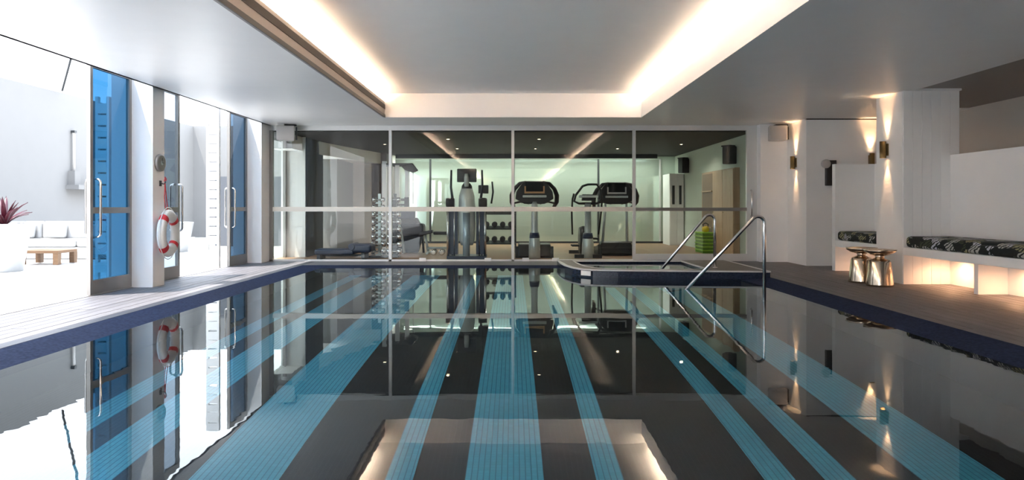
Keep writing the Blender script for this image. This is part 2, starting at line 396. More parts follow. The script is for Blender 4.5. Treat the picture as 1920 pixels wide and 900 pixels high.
# spa platform
SO = [(.85,13.38),(.87,12.7),(.91,12.2),(1.0,11.75),(1.12,11.45),(1.3,11.3),(1.7,11.22),(2.3,11.16),(3.1,11.08),(3.6,11.04),(4.08,11.0),(4.08,13.38)]
SI = [(1.13,13.2),(1.15,12.7),(1.18,12.3),(1.24,11.95),(1.34,11.7),(1.5,11.52),(1.8,11.42),(2.3,11.36),(2.8,11.34),(3.1,11.42),(3.22,11.65),(3.2,13.2)]
ZS = 0.10; n = len(SO)
spa = struct('spa_platform', label='raised curved spa platform at the far right of the pool')
ring_f = [(i, (i+1) % n, n+(i+1) % n, n+i) for i in range(n)]
obj('spa_wall', MB().add([(x, y, D) for x, y in SO]+[(x, y, ZS-0.02) for x, y in SO], ring_f)
    .add([(x, y, -0.7) for x, y in SI]+[(x, y, ZS-0.02) for x, y in SI], ring_f)
    .add([(x, y, -0.7) for x, y in SI], [tuple(range(n))]), 'spa_tile', spa)
obj('spa_paving', MB().add([(x, y, ZS-0.02) for x, y in SO]+[(x, y, ZS-0.02) for x, y in SI]+[(x, y, ZS) for x, y in SO]+[(x, y, ZS) for x, y in SI],
    ring_f+[(2*n+a, 2*n+b, 2*n+c, 2*n+d) for a, b, c, d in ring_f]), 'stone', spa)
def edge_strip(loop, wd, z0, z1, closed=True):
    m_ = MB(); N = len(loop); cx = sum(p[0] for p in loop)/N; cyy = sum(p[1] for p in loop)/N
    inn = []
    for i, p in enumerate(loop):
        a = Vector(loop[i-1]) if i else Vector(loop[-1]); b = Vector(loop[(i+1) % N]); t = (b-a).normalized(); nn = Vector((-t.y, t.x))
        if nn.dot(Vector((cx, cyy))-Vector(p)) < 0: nn = -nn
        inn.append(tuple(Vector(p)+nn*wd))
    outl = [tuple(Vector(p)-(Vector(q)-Vector(p))*0.25) for p, q in zip(loop, inn)]
    vs = [(x, y, z0) for x, y in outl]+[(x, y, z1) for x, y in outl]+[(x, y, z1) for x, y in inn]+[(x, y, z0) for x, y in inn]
    fs = [(a*N+i, a*N+(i+1) % N, ((a+1) % 4)*N+(i+1) % N, ((a+1) % 4)*N+i) for a in range(4) for i in range(N)]
    return m_.add(vs, fs)
obj('rim_trim', edge_strip(SO, 0.045, ZS-0.016, ZS+0.006), 'trim', spa)
obj('inner_trim', edge_strip(SI, 0.03, ZS-0.016, ZS+0.005), 'trim', spa)
obj('depth_marker', MB().prism([(1.125, 11.425), (1.27, 11.30), (1.262, 11.29), (1.117, 11.415)], 0.0, 0.078, 'Z'), 'whitegloss', spa)
obj('spa_water', MB().add([(x, y, 0.055) for x, y in SI], [tuple(range(n))]), 'water', spa)

# ------------------------------------------------------------------ ceiling and cove
CX, CY0, CY1, ZU = 2.415, -10.0, 13.05, 3.26
TB = 0.45
ceil = struct('ceiling', MB().box(XL, -CX-0.03, -12, GY+0.1, ZC, ZC+0.05).box(CX+0.03, XR-0.03, -12, 10.03, ZC, ZC+0.05).box(CX+0.03, 6.49, 10.03, 12.0, ZC, ZC+0.05).box(CX+0.03, 9.2, 12.0, GY+0.1, ZC, ZC+0.05)
              .box(-CX-0.03, CX+0.03, CY1+0.03, GY+0.1, ZC, ZC+0.05).box(-CX-0.03, CX+0.03, -12, CY0-0.03, ZC, ZC+0.05), 'ceil')
up = struct('ceiling_recess', MB().box(-CX-0.6, CX+0.6, CY0-0.1, CY1+0.1, ZU, ZU+0.05), 'upceil')
ZL = 3.10
struct('trim_2', MB().box(CX, CX+0.03, CY0, CY1, ZC, ZL).box(-CX-0.03, CX+0.03, CY1, CY1+0.03, ZC, ZU)
       .box(-CX, CX, CY0-0.03, CY0, ZC, ZU), 'cove', 'white upstand around the ceiling recess')
struct('trim_3', MB().box(-CX-0.03, -CX, CY0, CY1, ZC, ZL), 'shaded', 'taupe upstand left of the ceiling recess, shade put in its paint')  # left upstand: its daylight shade is painted in as a darker colour
slot = obj('linear_air_slot', MB().box(-CX-0.0, -CX+0.006, CY0, CY1, ZC+0.15, ZC+0.24), 'slot')
tag(slot, 'long dark linear air slot along the left edge of ceiling recess', 'vent')
struct('trim_4', MB().box(-CX-0.0, -CX+0.012, CY0, CY1-0.01, ZC-0.004, ZC+0.05), 'iron', 'dark strip painted for the shadow gap along the left of the recess')  # solid strip whose dark colour stands in for the edge gap's shade
struct('trim_5', MB().box(CX+0.03, CX+0.45, CY0, CY1, ZC+0.06, ZC+0.1).box(-CX-0.45, -CX-0.03, CY0, CY1, ZC+0.06, ZC+0.1)
       .box(CX+0.45, CX+0.5, CY0, CY1+0.1, ZC+0.06, ZU).box(-CX-0.5, -CX-0.45, CY0, CY1+0.1, ZC+0.06, ZU)
       .box(CX+0.03, CX+0.5, CY1, CY1+0.05, ZC+0.06, ZU).box(-CX-0.5, -CX-0.03, CY1, CY1+0.05, ZC+0.06, ZU), 'cove', 'cove shelf behind the recess upstands')
for s_, lab in ((-1, 'warm strip light hidden in the left ceiling cove'), (1, 'warm strip light hidden in the right ceiling cove')):
    t = obj('strip_light', MB().box(-0.025, 0.025, CY0+0.05, CY1-0.45, 0, 0.03), 'led', loc=(s_*(CX+0.24), 0, ZL-0.085)); tag(t, lab, 'light')
    obj('lamp_channel', MB().box(-0.04, 0.04, CY0+0.05, CY1-0.02, -0.10, 0), 'cove', t)
# roof above
struct('roof', MB().box(XL, 9.3, -12.1, 22, ZU+0.1, ZU+0.3).box(XL, XL+0.05, -12.1, 22, ZC, ZU+0.1), 'render')

# ------------------------------------------------------------------ left side: columns and sliding doors
struct('column_1', MB().box(-5.62, -5.04, 9.70, 10.02, -0.02, ZU), 'wall', 'white column between the two open door leaves')
struct('column_2', MB().box(-5.62, -5.05, 13.92, GY+0.1, -0.02, ZU), 'wall', 'white column at the corner of the glass wall')
struct('column_3', MB().box(-5.62, -5.05, 2.2, 2.6, -0.02, ZU), 'wall')
def door(name, y0, y1, x, gl, hy, rail_mat='bronze', stile=0.055):
    d = struct(name); H = 3.0; T = 0.025
    obj('stile', MB().box(x-T, x+T, y0, y0+stile, 0.01, H), 'bronze', d); obj('stile', MB().box(x-T, x+T, y1-stile, y1, 0.01, H), 'bronze', d)
    obj('bottom_rail', MB().box(x-T, x+T, y0+stile, y1-stile, 0.01, 0.19), 'bronze', d)
    obj('top_rail', MB().box(x-T, x+T, y0+stile, y1-stile, H-0.1, H), 'bronze', d)
    obj('middle_rail', MB().box(x-T, x+T, y0+stile, y1-stile, 1.04, 1.12), 'bronze', d)
    g = MB().box(x-0.004, x+0.004, y0+stile, y1-stile, 0.19, H-0.1)
    obj('glass_pane', MB().add([(x, y0+stile, 0.19), (x, y1-stile, 0.19), (x, y1-stile, H-0.1), (x, y0+stile, H-0.1)], [(0,1,2,3)]), gl, d)
    for s in (1, -1):
        r = 0.016; off = 0.095; z0, z1 = 0.74, 1.48; k = 0.05
        pts = [(x+s*T, hy, z0)]+[(x+s*(off-k+a), hy, z0+b) for a, b in [(k*math.sin(q), k-k*math.cos(q)) for q in (0, .4, .8, 1.2, PI/2)]]
        pts += [(x+s*(off-k+a), hy, z1-b) for a, b in [(k*math.sin(q), k-k*math.cos(q)) for q in (PI/2, 1.2, .8, .4, 0)]]+[(x+s*T, hy, z1)]
        obj('door_handle', MB().tube(pts, r, 10), 'chrome', d)
    return d
door('door_1', 8.75, 9.70, -5.36, 'blueglass', 8.85)
door('door_2', 10.02, 11.10, -5.36, 'greyglass', 11.03)
door('door_3', 13.05, 13.92, -5.36, 'slateglass', 13.13)
struct('trim_6', MB().box(-5.40, -5.32, 2.6, 13.92, -0.005, 0.004), 'bronze', 'metal threshold track of the sliding doors')

# slatted white screens just outside
def slat_screen(x, y, label, zt, wd=0.20):
    t = thing('slatted_screen', label, 'screen', (x, y, 0), 0, 'white slatted screens outside the doors')
    for s in (0, 1): obj('post', MB().box(s*wd-0.02, s*wd+0.02, -0.03, 0.03, 0, zt), 'whitegloss', t)
    z = 0.25; first = None
    while z < zt-0.05:
        if first is None:
            first = obj('slat', MB().box(0.02, wd-0.02, -0.03, 0.03, -0.072, 0.072), 'whitegloss', t, loc=(0, 0, z))
        else:
            c = first.copy(); C.objects.link(c); c.parent = t; c.location = (0, 0, z)
        z += 0.17 if z > 0.5 else 0.26
    return t
slat_screen(-5.66, 12.86, 'narrow white slatted screen outside, by the far open doorway', 2.95)
slat_screen(-6.02, 10.05, 'slatted screen added behind the nearest blue door in place of a reflection', 2.72, 0.16)  # added object standing in for a pale striped reflection in the door glass

# life ring on column 1
lr = thing('life_ring', 'white life ring with red bands hung on the white column', 'life ring', (-4.955, 9.97, 0.745), 0.12)
R0, r0 = 0.262, 0.08
def torus(a0, a1, R, r, n, m, sq=0.75):
    mb = MB(); vs = []; closed = abs(a1-a0) >= 2*PI-1e-3; N = n if closed else n+1
    for i in range(N):
        a = a0+(a1-a0)*i/n
        for k in range(m):
            q = 2*PI*k/m; rr = R+r*math.cos(q); vs.append((r*sq*math.sin(q), rr*math.cos(a), rr*math.sin(a)))
    fs = [(i*m+k, i*m+(k+1) % m, ((i+1) % N)*m+(k+1) % m, ((i+1) % N)*m+k) for i in range(n) for k in range(m)]
    return mb.add(vs, fs, True)
obj('ring_body', torus(0, 2*PI, R0, r0, 48, 16), 'ring', lr)
for q in (45, 135, 225, 315):
    a = math.radians(q); obj('red_band', torus(a-0.14, a+0.14, R0, r0+0.004, 6, 16), 'red', lr)
rope = []
for i in range(49):
    a = 2*PI*i/48; rr = R0+r0+0.012+0.018*abs(math.sin(2*(a-PI/4))); rope.append((0.0, rr*math.cos(a), rr*math.sin(a)))
obj('grab_rope', MB().tube(rope[:-1], 0.006, 6, closed=True), 'ring', lr)
hk = thing('hook', 'small dark hook with red rope loop above the life ring', 'hook', (-5.04, 9.90, 1.46))
obj('hook_plate', MB().box(0, 0.012, -0.025, 0.025, -0.04, 0.04), 'iron', hk)
obj('hook_arm', MB().tube([(0.01, 0, 0), (0.06, 0, -0.01), (0.085, 0, 0.03)], 0.008, 8), 'iron', hk)
obj('hanging_rope', MB().tube([(0.07, 0.0, 0.0), (0.075, 0.03, -0.2), (0.08, 0.06, -0.38)], 0.006, 6).tube([(0.07, 0.0, 0.0), (0.072, -0.02, -0.2), (0.08, 0.0, -0.38)], 0.006, 6)
    .tube([(0.07, 0, 0), (0.075, 0.03, 0.06), (0.07, 0.01, 0.09), (0.07, -0.02, 0.03)], 0.008, 6), 'red', hk)
ct = thing('wall_clock', 'round dark-rimmed dial on the white column above the life ring', 'clock', (-5.04, 9.86, 1.75))
obj('case', MB().lathe([(0.12, 0), (0.125, 0.02), (0.12, 0.045), (0.10, 0.05)], axis='X'), 'bronze', ct)
obj('dial', MB().lathe([(0.10, 0.046), (0.0, 0.052)], axis='X', caps=False), 'silver', ct)
obj('hands', MB().box(0.053, 0.056, -0.004, 0.004, 0, 0.07).box(0.053, 0.056, 0, 0.05, -0.004, 0.004), 'black', ct)

# ------------------------------------------------------------------ glass wall to the gym
gw = struct('window_1')
xm = [-5.0, -2.545, -0.005, 2.51, 4.90]
HB = 0.07; ZT = 2.71
obj('window_frame', MB().box(-5.05, 5.05, GY-0.04, GY+0.04, ZT, ZC), 'frame', gw)
obj('window_frame', MB().box(-5.05, 2.51, GY-0.04, GY+0.04, -0.02, 0.035), 'frame', gw)
for x in xm[1:4]: obj('mullion', MB().box(x-0.03, x+0.03, GY-0.04, GY+0.04, 0.0, ZT), 'frame', gw)
obj('mullion', MB().box(-5.05, -4.98, GY-0.04, GY+0.04, 0.0, ZT), 'bronze', gw)
for i in range(3):
    a, b = xm[i]+0.03, xm[i+1]-0.03
    if i == 0: a = -4.98
    obj('rail', MB().box(a, b, GY-0.045, GY+0.045, 1.03, 1.125), 'rail_band', gw)
    obj('glass_pane', MB().add([(a, GY, 0.035), (b, GY, 0.035), (b, GY, ZT), (a, GY, ZT)], [(0,1,2,3)]), 'glass', gw)
gd = struct('door_4')
obj('stile', MB().box(4.84, 5.05, GY-0.04, GY+0.04, 0, ZT), 'frame', gd)
obj('bottom_rail', MB().box(2.54, 4.84, GY-0.04, GY+0.04, 0, 0.15), 'frame', gd)
obj('middle_rail', MB().box(2.54, 4.84, GY-0.045, GY+0.045, 1.04, 1.11), 'bronze', gd)
obj('glass_pane', MB().add([(2.54, GY, 0.15), (4.84, GY, 0.15), (4.84, GY, ZT), (2.54, GY, ZT)], [(0,1,2,3)]), 'glass', gd)
obj('door_handle', MB().tube([(4.93, GY-0.04, 0.93), (4.93, GY-0.09, 0.95), (4.93, GY-0.09, 1.45), (4.93, GY-0.04, 1.47)], 0.017, 8), 'chrome', gd)
for x, lab in ((-1.87, 'below the weight bench'), (-0.52, 'by the cable tower'), (0.26, 'below the nearest treadmill'), (0.88, 'at the spa corner')):
    cl = obj('glass_clamp', MB().box(x-0.07, x+0.07, GY-0.08, GY-0.041, 0.0, 0.07), 'whitegloss', bevel=0.006)
    tag(cl, 'small white clamp block at the glass wall foot, ' + lab, 'clamp', 'clamp blocks at the glass wall foot')

# speakers
def speaker(loc, rz, label, mat='speaker', w_=0.36, h_=0.30, d_=0.24, bracket=(0, 0.16)):
    t = thing('speaker', label, 'speaker', loc, rz)
    poly = [(-w_/2, -d_/2), (w_/2, -d_/2), (w_/2*0.8, d_/2), (-w_/2*0.8, d_/2)]
    obj('cabinet', MB().prism(poly, -h_/2, h_/2, 'Z'), mat, t, bevel=0.02)
    obj('grille', MB().box(-w_/2+0.03, w_/2-0.03, -d_/2-0.008, -d_/2, -h_/2+0.03, h_/2-0.03), mat, t)
    obj('bracket', MB().box(w_/2+0.01, w_/2+0.04, -0.05, 0.05, -h_/2+0.02, h_/2-0.02).box(-0.03, w_/2+0.03, -0.03, 0.03, h_/2, h_/2+0.03)
        .box(-0.03, 0.03, -0.03, d_/2+0.1, h_/2, h_/2+0.03), 'black', t)
    return t
speaker((-4.62, 14.1, 2.62), 0.25, 'grey wall speaker above the left end of the glass wall')
speaker((5.3, 13.93, 2.60), -0.1, 'pale wall speaker on the white wall right of the glass')

# ------------------------------------------------------------------ right side
struct('wall_far_right', MB().box(5.05, 5.6, GY-0.25, GY+0.1, -0.02, ZC), 'wall')
struct('wall_return', MB().box(5.6, 5.72, 13.24, GY+0.1, -0.02, ZC), 'wall')
struct('wall_right_alcove', MB().box(5.72, 9.0, 13.24, 13.4, -0.02, ZC-0.02), 'wall')
struct('trim_7', MB().box(5.6, 9.0, 13.235, 13.3, ZC-0.02, ZC), 'slot', 'dark strip painted as the shadow gap above the alcove wall')  # solid strip; the gap's shade is put into its near-black colour
struct('wall_right', MB().box(7.9, 8.1, -12, 13.3, -0.02, 3.3), pmat('beige_paint', (0.66, 0.62, 0.57), 0.55))
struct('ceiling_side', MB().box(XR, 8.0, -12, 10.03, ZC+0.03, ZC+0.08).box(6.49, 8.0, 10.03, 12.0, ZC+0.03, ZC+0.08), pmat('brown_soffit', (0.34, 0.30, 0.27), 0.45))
struct('trim_8', MB().box(XR-0.03, XR, -12, 10.03, ZC, ZC+0.08), 'ceil', 'edge face of the lowered ceiling')
# boarded pier between the benches
pier = struct('column_4', MB().box(5.67, 6.49, 10.10, 10.82, -0.02, ZC), 'wall', 'boarded white pier between the two benches')
def board_face(x0, x1, n, z1):
    wd = (x1-x0)/n; f0 = None
    for i in range(n):
        if f0 is None: f0 = obj('board', MB().box(-wd/2+0.0015, wd/2-0.0015, -0.01, 0.009, 0, z1), 'wall', pier, bevel=0.0012, seg=1, loc=(x0+wd/2, 10.09, 0)); o = f0
        else:
            o = f0.copy(); C.objects.link(o); o.parent = pier; o.location = (x0+(i+.5)*wd, 10.09, 0)
board_face(5.675, 6.49, 6, ZC)
# partitions behind the benches
struct('wall_bench_back', MB().box(6.36, 6.49, 2.0, 10.08, -0.02, 1.88), 'wall', 'low white partition behind the long bench')
struct('wall_bench_end', MB().box(5.67, 6.49, 12.2, 12.32, -0.02, 1.88), 'wall', 'low white partition at the end of the short bench')
struct('wall_bench_side', MB().box(6.36, 6.49, 10.82, 12.2, -0.02, 1.88), 'wall', 'low white partition behind the short bench')
def bench(y0, y1, label, supports):
    b = thing('bench', label, 'bench', (0, 0, 0))
    obj('seat_slab', MB().box(5.67, 6.357, y0, y1-0.002, 0.425, 0.54), 'wall', b, bevel=0.004)
    for sy in supports: obj('support_panel', MB().box(5.97, 6.355, sy, sy+0.08, 0, 0.425), 'wall', b)
    return b
bench(4.0, 10.078, 'long built-in white bench in front of the low partition', (8.9, 7.4, 5.9))
bench(10.82, 12.2, 'short built-in white bench beyond the boarded pier', ())
def cushion(y0, y1, label):
    c = obj('bench_cushion', MB().box(5.685, 6.35, y0+0.01, y1-0.01, 0.54, 0.70), 'print', bevel=0.055, seg=4)
    tag(c, label, 'cushion'); pts = [(5.70, y0+0.04, 0.69-0.03), (5.688, (y0+y1)/2, 0.66), (5.70, y1-0.04, 0.66)]
    obj('piping', MB().tube(pts, 0.006, 6), 'black', c)
cushion(4.2, 10.07, 'long dark palm-leaf print seat pad on the long bench')
cushion(10.84, 12.19, 'short dark palm-leaf print seat pad beyond the boarded pier')
warm = (1.0, 0.56, 0.28)
for i, (y, lab) in enumerate(((9.72, 'small recessed lamp under the long bench, nearest the pier'), (8.45, 'small recessed lamp under the long bench, second from the pier'),
             (6.9, 'small recessed lamp under the long bench, third from the pier'), (11.6, 'small recessed lamp under the short bench'), )):
    t = thing('under_bench_light', lab, 'light', (6.15, y, 0.42))
    obj('lamp_ring', MB().lathe([(0.035, 0.0), (0.035, 0.006), (0.024, 0.006), (0.024, 0)], n=16, caps=False), 'chrome', t)
    obj('lamp_lens', MB().lathe([(0.024, 0.002), (0.0, 0.001)], n=16, caps=False), 'lamp', t)
    light('SPOT', 'bench_lamp', (0, 0, -0.012), 4.0, (1.0, 0.52, 0.27), t, 0.03, spot=165, blend=0.8)
def sconce(loc, rz, label, up_e=8, dn_e=5.5):
    t = thing('wall_sconce', label, 'wall light', loc, rz)
    obj('back_plate', MB().box(0, 0.02, -0.035, 0.035, -0.09, 0.09), 'brass', t)
    obj('shade', MB().lathe([(0.045, -0.125), (0.045, 0.125), (0.038, 0.125), (0.038, -0.125)], (0.07, 0, 0), 16, caps=False), 'brass', t)
    obj('lamp', MB().lathe([(0.036, -0.09), (0.036, 0.09)], (0.07, 0, 0), 12), 'lamp', t)
    light('SPOT', 'sconce_up', (0.07, 0, 0.12), up_e, warm, t, 0.02, direction=(-0.12, 0, 1), spot=50, blend=0.9)
    light('SPOT', 'sconce_down', (0.07, 0, -0.12), dn_e, warm, t, 0.02, direction=(-0.12, 0, -1), spot=42, blend=0.9)
sconce((5.67, 10.50, 1.99), PI, 'brass tube sconce on the pool face of the boarded pier')
sconce((5.60, 13.72, 2.0), PI, 'brass tube sconce on the white return beside the glass wall')
sconce((6.82, 13.24, 2.02), -PI/2, 'brass tube sconce on the grey alcove wall, half behind the pier', 9, 4)
sconce((7.9, 9.0, 2.3), PI, 'sconce added out of view on the beige wall for the soffit glow', 10, 4)  # unseen added fixture that gives the soffit its warm uplight
ph = thing('wall_phone', 'black wall box with a round pale dial beside the alcove', 'wall phone', (6.02, 13.24, 1.77))
obj('case', MB().box(-0.07, 0.12, -0.09, 0, -0.24, 0.24), 'black', ph, bevel=0.01)
obj('dial', MB().lathe([(0.08, 0), (0.085, -0.05), (0.06, -0.06), (0, -0.06)], (-0.10, -0.09, 0.17), 20, 'Y'), 'speaker', ph)
# gold drum tables
def drum(loc, label):
    t = thing('side_table', label, 'side table', loc, random.random(), None)
    obj('base', MB().lathe([(0.165, 0), (0.18, 0.005), (0.178, 0.03), (0.145, 0.34), (0.13, 0.37), (0.09, 0.385), (0.062, 0.40)], n=40), 'gold', t)
    obj('neck', MB().lathe([(0.06, 0.395), (0.055, 0.415), (0.075, 0.435)], n=32), 'gold', t)
    obj('top_bowl', MB().lathe([(0.07, 0.43), (0.15, 0.455), (0.205, 0.49), (0.22, 0.52), (0.214, 0.52), (0.195, 0.505), (0.0, 0.50)], n=40), 'gold', t)
drum((5.19, 10.33, 0), 'gold hourglass side table, the far one of the pair')
drum((5.21, 9.85, 0), 'gold hourglass side table, the near one of the pair')

# hand rails
def handrail(y, xp, xe, zb, zw, label, ztop=0.99):
    t = thing('pool_handrail', label, 'handrail', (0, y, 0), 0)
    r = 0.024; sl = (ztop-zw)/(xp-0.16-xe); ang = math.atan(sl)
    pts = [(xp, 0, zb), (xp, 0, ztop-0.12)]
    cx, cz, rr = xp-0.09, ztop-0.09, 0.09
    for i in range(9):
        a = (PI/2+ang)*i/8; pts.append((cx+rr*math.cos(a), 0, cz+rr*math.sin(a)))
    dx, dz = -math.cos(ang), -math.sin(ang); p = pts[-1]
    L = (p[2]-zw)/math.sin(ang)+0.55
    pts.append((p[0]+dx*L, 0, p[2]+dz*L))
    obj('rail_tube', MB().tube(pts, r, 14), 'chrome', t)
    obj('flange', MB().lathe([(0.05, 0), (0.05, 0.012), (0.03, 0.02)], (xp, 0, zb), 18), 'chrome', t)
handrail(9.74, 3.53, 2.41, -1.2, WZ, 'near polished steel handrail running down into the pool')
handrail(11.62, 3.38, 2.44, ZS, 0.055, 'far polished steel handrail running down into the spa')

# ------------------------------------------------------------------ gym room
GB = 21.5; GZ = 2.69
struct('floor_gym', MB().box(-5.2, 5.4, GY+0.04, GB+0.1, -0.2, 0.0), 'gymfloor')
struct('ceiling_gym', MB().box(-5.6, 5.4, GY+0.04, GB+0.1, GZ, GZ+0.1), 'gymceil')
struct('wall_gym_back', MB().box(-5.2, 5.4, GB, GB+0.1, 0, GZ), 'gymwall')
struct('wall_gym_right', MB().box(5.02, 5.2, GY+0.04, GB, 0, GZ), 'gymwall')
struct('column_5', MB().box(-5.2, -4.66, 15.55, 16.9, 0, GZ), 'wall', 'pale column in the gym nearest the glass')
struct('trim_11', MB().box(-4.66, -4.63, 15.58, 16.9, 0, GZ), 'darkwall', 'dark grey face on the side of the nearest gym column')  # thin darker box over the column's right side
struct('column_6', MB().box(-5.2, -4.62, 18.2, 21.5, 0, GZ), 'gymgrey')
struct('column_7', MB().box(-4.62, -4.1, 20.0, 20.3, 0, GZ), 'wall', 'white column at the back of the gym')
struct('wall_gym_left', MB().box(-4.1, -3.67, 20.1, 21.5, 0, GZ), pmat('brown_wall', (0.14, 0.11, 0.095), 0.6))
# curved white bulkhead along the left of the gym
bk = MB(); pts = []
for i in range(13):
    a = i/12; y = 14.9+a*6.3; x = -4.75+1.15*math.sin(a*PI/2)*a; pts.append((x, y))
nb = len(pts)
bk.add([(x, y, 2.38) for x, y in pts]+[(x, y, GZ) for x, y in pts]+[(-5.2, y, 2.38) for x, y in pts], [(i, i+1, nb+i+1, nb+i) for i in range(nb-1)]+[(i, i+1, 2*nb+i+1, 2*nb+i) for i in range(nb-1)], False)
struct('trim_10', bk, 'wall', 'curved white bulkhead along the left of the gym ceiling')
gdo = struct('window_2')
obj('glass_pane', MB().add([(-5.1, GY+0.1, 0), (-5.1, 15.55, 0), (-5.1, 15.55, 2.6), (-5.1, GY+0.1, 2.6)], [(0,1,2,3)]), 'glass', gdo)
obj('window_frame', MB().box(-5.13, -5.07, 15.45, 15.55, 0, 2.6), 'bronze', gdo)
obj('glass_pane', MB().add([(-5.1, 16.9, 0), (-5.1, 18.2, 0), (-5.1, 18.2, 2.6), (-5.1, 16.9, 2.6)], [(0,1,2,3)]), 'glass', gdo)
# mirror panels
ms = [-3.67, -2.56, 0.04, 2.64, 4.55]
labs = ('narrow mirror panel on the gym back wall, behind the multi-gym', 'wide mirror panel on the gym back wall, behind the cable tower',
        'wide mirror panel on the gym back wall, behind the treadmills', 'mirror panel on the gym back wall nearest the lockers')
for i in range(4):
    t = thing('wall_mirror', labs[i], 'mirror', (0, GB-0.03, 0), 0, 'mirror panels on the gym back wall')
    a, b = ms[i], ms[i+1]
    obj('mirror_face', MB().box(a+0.012, b-0.012, 0, 0.02, 0.06, 2.58), 'mirror', t)
    obj('edge_strip', MB().box(b-0.03 if i != 1 else b-0.005, b+0.03 if i != 1 else b+0.005, -0.012, 0.03, 0.04, 2.6), 'iron' if i != 3 else 'whitegloss', t)
struct('baseboard_gym', MB().box(-3.67, 5.0, GB-0.05, GB, 0, 0.06), 'iron')
for i, (x, y) in enumerate([(-1.5, 16), (0.6, 16), (2.8, 16), (-1.5, 18.6), (0.6, 18.6), (2.8, 18.6), (-3.2, 17.3), (4.2, 17.3)]):
    t = thing('downlight', 'small round downlight in the dark gym ceiling, ' + ('front row left', 'front row middle', 'front row right', 'back row left', 'back row middle', 'back row right', 'by the left bulkhead', 'by the right wall')[i], 'ceiling light', (x, y, GZ), 0, 'downlights in the gym ceiling')
    obj('trim_ring', MB().lathe([(0.055, 0), (0.055, -0.008), (0.04, -0.008), (0.04, 0.0)], n=16, caps=False), 'iron', t)
    obj('lamp_lens', MB().lathe([(0.04, -0.004), (0, -0.003)], n=16, caps=False), 'lamp', t)
    light('SPOT', 'downlight_lamp', (0, 0, -0.02), 9, (1.0, 0.92, 0.82), t, 0.05, spot=150, blend=0.7)
wsl = thing('added_wash_light', 'added light strip that brightens the gym mirrors', 'ceiling light', (0.4, 20.75, GZ))  # added strip, no such lamp seen; lifts the mirror brightness
obj('housing', MB().box(-3.9, 3.9, -0.06, 0.06, -0.02, 0), 'iron', wsl)
obj('lip', MB().box(-3.9, 3.9, -0.1, -0.065, -0.12, 0), 'iron', wsl)  # keeps the added strip out of the water reflections
obj('diffuser', MB().box(-3.88, 3.88, -0.04, 0.04, -0.024, -0.02), emat('added_wash_glow', (0.95, 1.0, 0.90), 13.0), wsl)
# lockers and right-hand fittings
lk = thing('locker', 'tall oak locker bank on the right gym wall', 'locker', (5.02, 0, 0))
obj('carcass', MB().box(-0.12, 0, 15.35, 18.0, 0, 2.0), 'oak', lk)
for a, b in ((15.37, 16.15), (16.17, 16.95)):
    dd = obj('locker_door', MB().box(-0.145, -0.12, a, b, 0.02, 1.98), 'oak', lk, bevel=0.003, seg=1)
    obj('knob', MB().lathe([(0.012, -0.16), (0.012, -0.145)], (0, b-0.06, 1.0), 10, 'X'), 'brass', dd)
obj('open_bay', MB().box(-0.13, -0.121, 17.0, 17.9, 0.05, 1.95), 'oakshade', lk)  # flat panel; the open bay's inner shade is put into darker oak
for z in (0.6, 1.05, 1.5): obj('shelf', MB().box(-0.16, -0.13, 17.0, 17.9, z, z+0.03), 'oak', lk)
cb = thing('cabinet', 'white cabinet with two dark vertical slots beside the mirrors', 'cabinet', (4.78, 20.6, 0))
obj('body', MB().box(-0.2, 0.22, -0.3, 0.6, 0, 2.1), 'whitegloss', cb, bevel=0.005)
for x in (-0.09, 0.11):
    obj('cabinet_door', MB().box(x-0.095, x+0.095, -0.32, -0.301, 0.03, 2.07), 'whitegloss', cb)
    obj('slot_handle', MB().box(x-0.035, x+0.035, -0.335, -0.321, 1.2, 1.75), 'black', cb)
speaker((4.86, 15.6, 2.29), 0.5, 'black speaker high on the right gym wall, nearest the glass', 'black', 0.26, 0.40, 0.22)
speaker((4.86, 19.8, 2.30), 0.5, 'black speaker high on the right gym wall, farthest from the glass', 'black', 0.26, 0.42, 0.22)
# step platforms
sp0 = None
for i in range(6):
    if sp0 is None:
        sp0 = thing('step_platform', '', 'exercise step', (4.72, 17.1, 0), 0, 'lime exercise steps stacked by the lockers'); t = sp0
        obj('top_pad', MB().box(-0.15, 0.15, -0.35, 0.35, 0.055, 0.08), 'green', t, bevel=0.008)
        obj('riser', MB().box(-0.135, 0.135, -0.33, 0.33, 0, 0.055), pmat('dark_lime', (0.10, 0.26, 0.02), 0.5), t)
    else: t = dup(sp0, (4.72+random.uniform(-.006, .006), 17.1, 0.085*i))
    t['label'] = 'lime green exercise step, ' + ('bottom one', 'second from the bottom', 'third from the bottom', 'fourth from the bottom', 'fifth from the bottom', 'topmost one')[i] + ' in the stack'
kb = thing('kettlebell', 'yellow kettlebell on top of the lime step stack', 'kettlebell', (4.72, 17.0, 0.505))
obj('bell', MB().lathe([(0.045, 0), (0.08, 0.03), (0.09, 0.075), (0.075, 0.125), (0.04, 0.15)], n=20), 'yellow', kb)
obj('grip', MB().tube([(-0.05, 0, 0.12), (-0.065, 0, 0.19), (0, 0, 0.225), (0.065, 0, 0.19), (0.05, 0, 0.12)], 0.014, 8), 'iron', kb)

